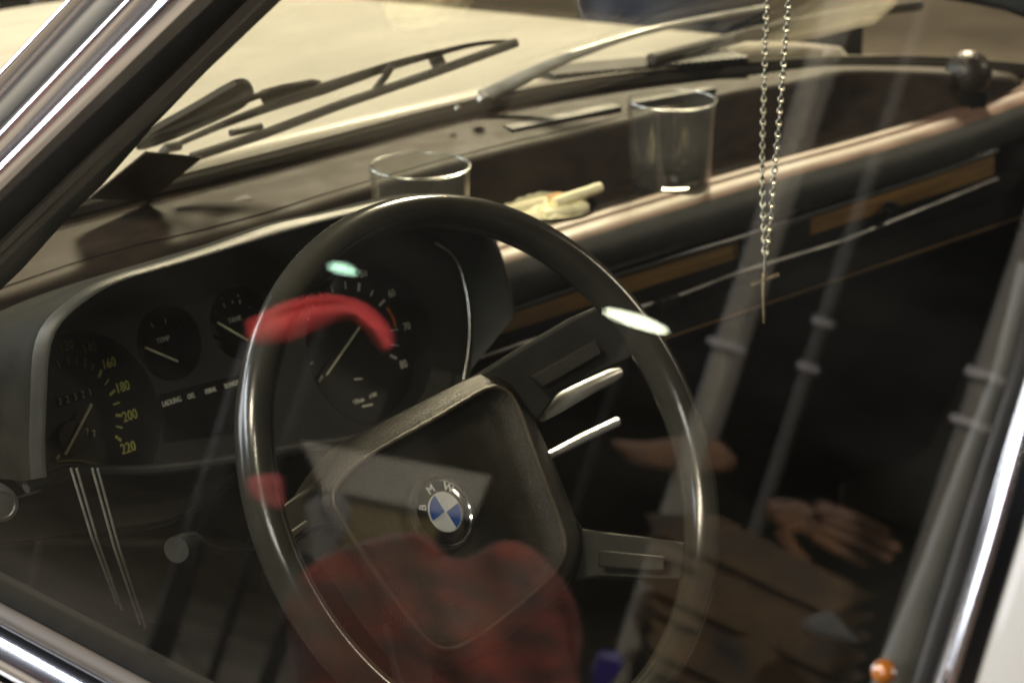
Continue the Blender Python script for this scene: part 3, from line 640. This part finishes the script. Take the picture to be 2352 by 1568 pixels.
dish = tag(obj('ashtray', *lathe([(.030, 0), (.034, .001), (.046, .008), (.047, .010), (.044, .009), (.031, .003), (0, .0026)], V(d0.x-.004, d0.y+.012, .0045), 48), 'dish'), 'shallow clear glass dish holding cigarette stubs', 'ashtray')
random.seed(11)
hp = []
for i in range(7):
    r_ = .043*(1-i/6)**.8+.001; hp.append([V(d0.x-.006+r_*math.cos(k*math.pi/12)*(1.15+random.uniform(-.12, .12)), d0.y+.010+r_*math.sin(k*math.pi/12)*(.8+random.uniform(-.1, .1)), .0095+.012*(i/6)**.7+random.uniform(-.0025, .0025)) for k in range(24)])
tag(obj('wrapper', *grid(hp, True), 'paper', sharp=20, mods=(('solid', .0008),)), 'crumpled cream paper wrapper lying in the glass dish under the stubs', 'wrapper')
def stub(a, b, r, tip, label):
    a, b = Vector(a), Vector(b); d = b-a
    o = tag(obj('cigarette', *tube([a, a+d*.3, a+d*.65, a+d*.7], [r, r*1.05, r*.95, r*.9], 12), 'paper'), label, 'cigarette', 'stubs in the glass dish')
    obj('filter', *tube([a+d*.7, a+d*.86, b], [r*.9, r*.95, r*.85], 12), 'filterm' if tip else 'paper', o)
stub(AZ(1165, 494, .014), AZ(1290, 458, .017),   .0078, True, 'fat cream stub lying at the left of the dish')
stub(AZ(1272, 468, .019), AZ(1380, 430, .026), .0052, False, 'long yellow stub sticking up over the rim of the dish')
stub(AZ(1246, 500, .011), AZ(1345, 478, .012), .0066, False, 'short pale stub at the front of the dish')
bl = AY(2224, 170, .345)
ball = tag(obj('ball', *sphere(bl, .0232, 32, 18), 'ballm'), 'small glossy black ball on the passenger end of the dash', 'ball')
obj('foot', *lathe([(.020, 0), (.0195, .006), (.017, .016), (.012, .02)], V(bl.x, bl.y, bl.z-.031), 24), 'sealm', ball)
# necklace
TN = 1.86
nk = thing('necklace', 'thin metal chain with a small cross pendant, hanging in front of the dash', 'necklace', (0, 0, 0))
def strand(pts):
    P = resample(smoothc([CAM+ray(x, y)*TN for x, y in pts], 2), 50 if len(pts) > 3 else 50); L = []
    for i in range(49):
        a, b = P[i], P[i+1]; d = (b-a); m_ = (a+b)/2; t = d.normalized()
        s = RT if i % 2 else FW; s = (s-t*s.dot(t)).normalized(); ring = []
        for k in range(11):
            q = 2*math.pi*k/10; ring.append(m_+t*(math.cos(q)*d.length*.66)+s*(math.sin(q)*.0016))
        L.append(tube(ring, .00075, 6))
    return joinl(*L)
o = obj('chain', *strand(((1764, -60), (1760, 30), (1757, 150), (1751, 334), (1751, 434), (1754, 520), (1757, 596))), 'chain', nk); o['kind'] = 'stuff'
o = obj('chain', *strand(((1818, -60), (1809, 30), (1801, 140), (1788, 300), (1775, 440), (1767, 530), (1757, 598))), 'chain', nk); o['kind'] = 'stuff'
cp = lambda x, y: CAM+ray(x, y)*TN
obj('pendant_loop', *tube([cp(1757, 594), cp(1756, 615), cp(1755, 632)], .0013, 8), 'chain', nk)
obj('cross', *joinl(tube([cp(1755, 628), cp(1754, 660), cp(1754, 700), cp(1755, 742)], [.0022, .0022, .0016, .0012], 8), tube([cp(1724, 655), cp(1755, 643), cp(1790, 631)], .0019, 8)), 'gold', nk)

# ------------------------------------------------------------------ out in the hall
bb = CAM+ray(1535, 10)*4.6
br = obj('barrel', *lathe([(.16, 0), (.165, .02), (.17, .2), (.165, .21), (.17, .22), (.17, .5), (.165, .51), (.17, .52), (.16, .72), (.15, .74), (0, .74)], V(bb.x+.06, bb.y+.04, -.78), 40), 'barrel')
tag(br, 'dark blue barrel standing beyond the corner of the hood', 'barrel')
cb = CAM+ray(-60, 0)*4.2
ck = tag(obj('cabinet', *box((cb.x, cb.y+.1, -.3), .9, .6, .96, (RT, V(FW.x, FW.y, 0).normalized(), V(0, 0, 1))), 'sealm', mods=(('bevel', .02),)), 'black cabinet standing in the dark beyond the front of the hood', 'cabinet')
obj('door_edge', *tube([cb+RT*.165-FW*.33+V(0, 0, z) for z in (-.35, -.1, .12)], .012, 8), 'dullchrome', ck)
wl2 = tag(obj('wall', *box((4, 9, .8), 26, .3, 3.2), 'wall'), 'dark far wall beyond the hood', 'wall')
# mirrored in the side window: stand-in boards, made-up red and brown shapes, poles, table, lamps
ch = thing('boards', 'stand-in white board over an olive board for a mirrored pale sheet, beside the poles', 'boards', (0, 0, 0))  # invented boards on legs, standing in for a mirrored pale sheet
def mpoly(pts, D): return [mirrored(x, y, D) for x, y in pts]
def mprism(name, pts, D, th, m, parent=None, mods=()):
    P = mpoly(pts, D); n = (P[1]-P[0]).cross(P[2]-P[0]).normalized()
    if n.dot(Vector((1, -.9, 0))) < 0: n = -n
    return obj(name, *prism(P, n, th), m, parent, smooth=False, mods=mods)
mprism('upper_board', ((690, 1015), (1120, 1095), (1080, 1192), (735, 1122)), 4.3, .02, 'boardw', ch)
mprism('lower_board', ((735, 1128), (1010, 1185), (985, 1270), (780, 1290)), 4.32, .02, 'boardo', ch)
for x in (760, 1030):
    a = mirrored(x, 1090 if x < 900 else 1140, 4.35); obj('leg', *tube([a, V(a.x, a.y, -.78)], .015, 8), 'black', ch)
jk = []
random.seed(3)
P = [(640, 1420), (660, 1330), (740, 1262), (860, 1232), (960, 1216), (1000, 1250), (1040, 1300), (1090, 1270), (1150, 1232), (1215, 1245), (1290, 1330), (1335, 1430), (1330, 1500), (1290, 1540)]
rows = []
for i in range(15):
    f = i/14; row = []
    for j, (x, y) in enumerate(P):
        yy = y+(1720-y)*f; xx = x+(985-x)*.12*f
        v = mirrored(xx, yy, 4.0+.022*math.sin(j*1.1+i*.35)+.012*math.sin(i*.6-j*1.9)-.10*math.sin(math.pi*j/13))
        row.append(v)
    rows.append(row)
red_standin = tag(obj('red_standin', *grid(rows), 'red', mods=(('solid', .015), ('sub', 2))), 'red cloth shape standing in for red clothing mirrored in the side window', 'red_standin')  # made-up cloth form in place of mirrored red clothing
ua = resample(smoothc([mirrored(x, y, 3.9) for x, y in ((560, 745), (615, 713), (660, 694), (720, 682), (770, 682), (820, 699), (858, 723), (884, 757), (890, 795))], 2), 30)
la = resample(smoothc([mirrored(x, y, 3.9) for x, y in ((570, 790), (640, 785), (680, 770), (720, 752), (770, 730), (805, 730), (836, 750), (860, 780), (884, 806))], 2), 30)
nsc = Vector((.74, -.67, 0)); rows = []
for q in range(9):
    v = q/8; rows.append([a.lerp(b, v)+nsc*(.020*math.sin(math.pi*v)-(.034 if q == 2 else 0)+.004*math.sin(i*.9+q)) for i, (a, b) in enumerate(zip(ua, la))])
red_crescent = tag(obj('red_crescent', *grid(rows), 'redb', mods=(('solid', .006), ('sub', 2))), 'bright red shape standing in for a sleeve mirrored in the side window', 'red_crescent')  # made-up crescent in place of a mirrored red sleeve
sp = mirrored(585, 790, 3.9)
tag(obj('bollard', *tube([V(sp.x, sp.y, -.78), V(sp.x, sp.y, sp.z)], .02, 12), 'black'), 'short black post added to carry the red crescent', 'bollard')
red_patch = mprism('mirrored_shape', ((556, 1095), (640, 1088), (645, 1175), (600, 1168), (562, 1140)), 4.1, .03, 'redg', mods=(('bevel', .012),)); tag(red_patch, 'pinkish red shape standing in for a mirrored patch left of the boards', 'mirrored_shape')  # made-up shape for a pinkish patch in the mirrored view
bg = mprism('paper_bag', ((690, 1160), (775, 1128), (800, 1180), (785, 1230), (740, 1300), (700, 1290)), 4.15, .05, 'bag', mods=(('bevel', .01),)); tag(bg, 'crumpled white paper bag beside the olive board', 'bag')
def pole(px, py, D, r, label, bands, pm='post'):
    a = mirrored(px, py, D)
    t = tag(obj('pole', *tube([V(a.x, a.y, -.78), V(a.x, a.y, 0), V(a.x, a.y, .8), V(a.x, a.y, 1.9)], r, 16), pm), label, 'pole', 'pale steel poles mirrored in the side window')
    for (bx_, by_) in bands:
        z = mirrored(bx_, by_, D).z; obj('collar', *tube([V(a.x, a.y, z-.007), V(a.x, a.y, z+.007)], r*1.6, 16), 'postw', t)
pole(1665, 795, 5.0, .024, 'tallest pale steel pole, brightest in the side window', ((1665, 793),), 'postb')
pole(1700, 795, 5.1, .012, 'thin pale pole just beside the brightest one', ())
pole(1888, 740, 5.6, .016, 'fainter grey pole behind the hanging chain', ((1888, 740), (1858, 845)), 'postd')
pole(2262, 860, 4.6, .024, 'pale pole nearest the rear window chrome', ((2250, 860), (2222, 970)))
# table of planks with things on it
tb = thing('table', 'low brown plank table by the pale poles, mirrored in the side window', 'table', (0, 0, 0))
for i in range(9):
    y0 = 1180+i*46
    mprism('plank', ((1480, y0), (1650+i*14, y0+6), (2010-i*6, y0+190), (1900, y0+230), (1500, y0+40)), 4.9+.02*(i % 3), .02, 'plank', tb)
for x in (1520, 1960):
    a = mirrored(x, 1420, 5.0); obj('leg', *tube([a, V(a.x, a.y, -.78)], .03, 8), 'black', tb)
lf = mprism('brown_shape', ((1395, 1012), (1480, 1016), (1600, 1000), (1660, 1020), (1690, 1055), (1680, 1085), (1560, 1088), (1450, 1070)), 5.0, .06, 'leaf', mods=(('bevel', .015),)); tag(lf, 'orange brown shape standing in for a mirrored hand at the near end of the plank table', 'bag')  # made-up brown form in place of a hand-like reflection
gl = mprism('mirrored_shape', ((1755, 1145), (1830, 1150), (1890, 1172), (1905, 1205), (1880, 1240), (1800, 1225), (1752, 1185)), 5.0, .05, 'leaf', mods=(('bevel', .02),)); tag(gl, 'long brown shape standing in for a mirrored hand with spread fingers at the far end of the plank table', 'mirrored_shape')  # palm of a made-up form for a second hand-like reflection
for (fa, fb, fc, fr) in (((1870, 1168), (1950, 1188), (2035, 1228), .019), ((1885, 1190), (1965, 1218), (2060, 1262), .018), ((1880, 1212), (1950, 1240), (2040, 1286), .017), ((1865, 1228), (1920, 1262), (1985, 1300), .015), ((1790, 1218), (1815, 1262), (1850, 1295), .017)):
    obj('finger', *tube(resample(smoothc(mpoly((fa, fb, fc), 5.0), 2), 12), [fr*(1-.035*i) for i in range(12)], 10), 'leaf', gl)
wb = mprism('paper_bag', ((1850, 1425), (1905, 1400), (1940, 1440), (1975, 1480), (1900, 1468), (1838, 1450)), 4.7, .04, 'bag', mods=(('bevel', .01),)); tag(wb, 'small white paper bag lying on the plank table', 'bag')
vb = mprism('box', ((1372, 1496), (1430, 1505), (1425, 1540), (1378, 1600), (1350, 1560)), 4.6, .05, 'violet', mods=(('bevel', .01),)); tag(vb, 'small violet box below the edge of the plank table', 'box')
def worklamp(px, py, D, pts, m, label):
    c = mirrored(px, py, D); P = mpoly(pts, D); n = (c-mirrored(px, py, D*.5)).normalized()
    t = thing('work_lamp', label, 'lamp', (0, 0, 0), 'lit work lamps mirrored in the side window')
    n2 = (WP0-c).normalized()
    obj('lamp_lens', *prism(smoothc(P, 2, True), n2, .01), m, t, smooth=False)
    obj('lamp_housing', *prism([p-n2*.012 for p in smoothc(P, 2, True)], n2, .05), 'black', t)
    obj('stand', *tube([c-n2*.05, V((c-n2*.05).x, (c-n2*.05).y, -.78)], .012, 8), 'black', t)
worklamp(1455, 735, 6, ((1372, 710), (1430, 718), (1478, 732), (1542, 767), (1490, 758), (1425, 738)), 'lampglow', 'lit work lamp on a stand, larger and yellower')
worklamp(782, 615, 6, ((750, 606), (788, 606), (824, 632), (782, 626), (754, 618)), 'lampgreen', 'lit work lamp on a stand, smaller and greener')
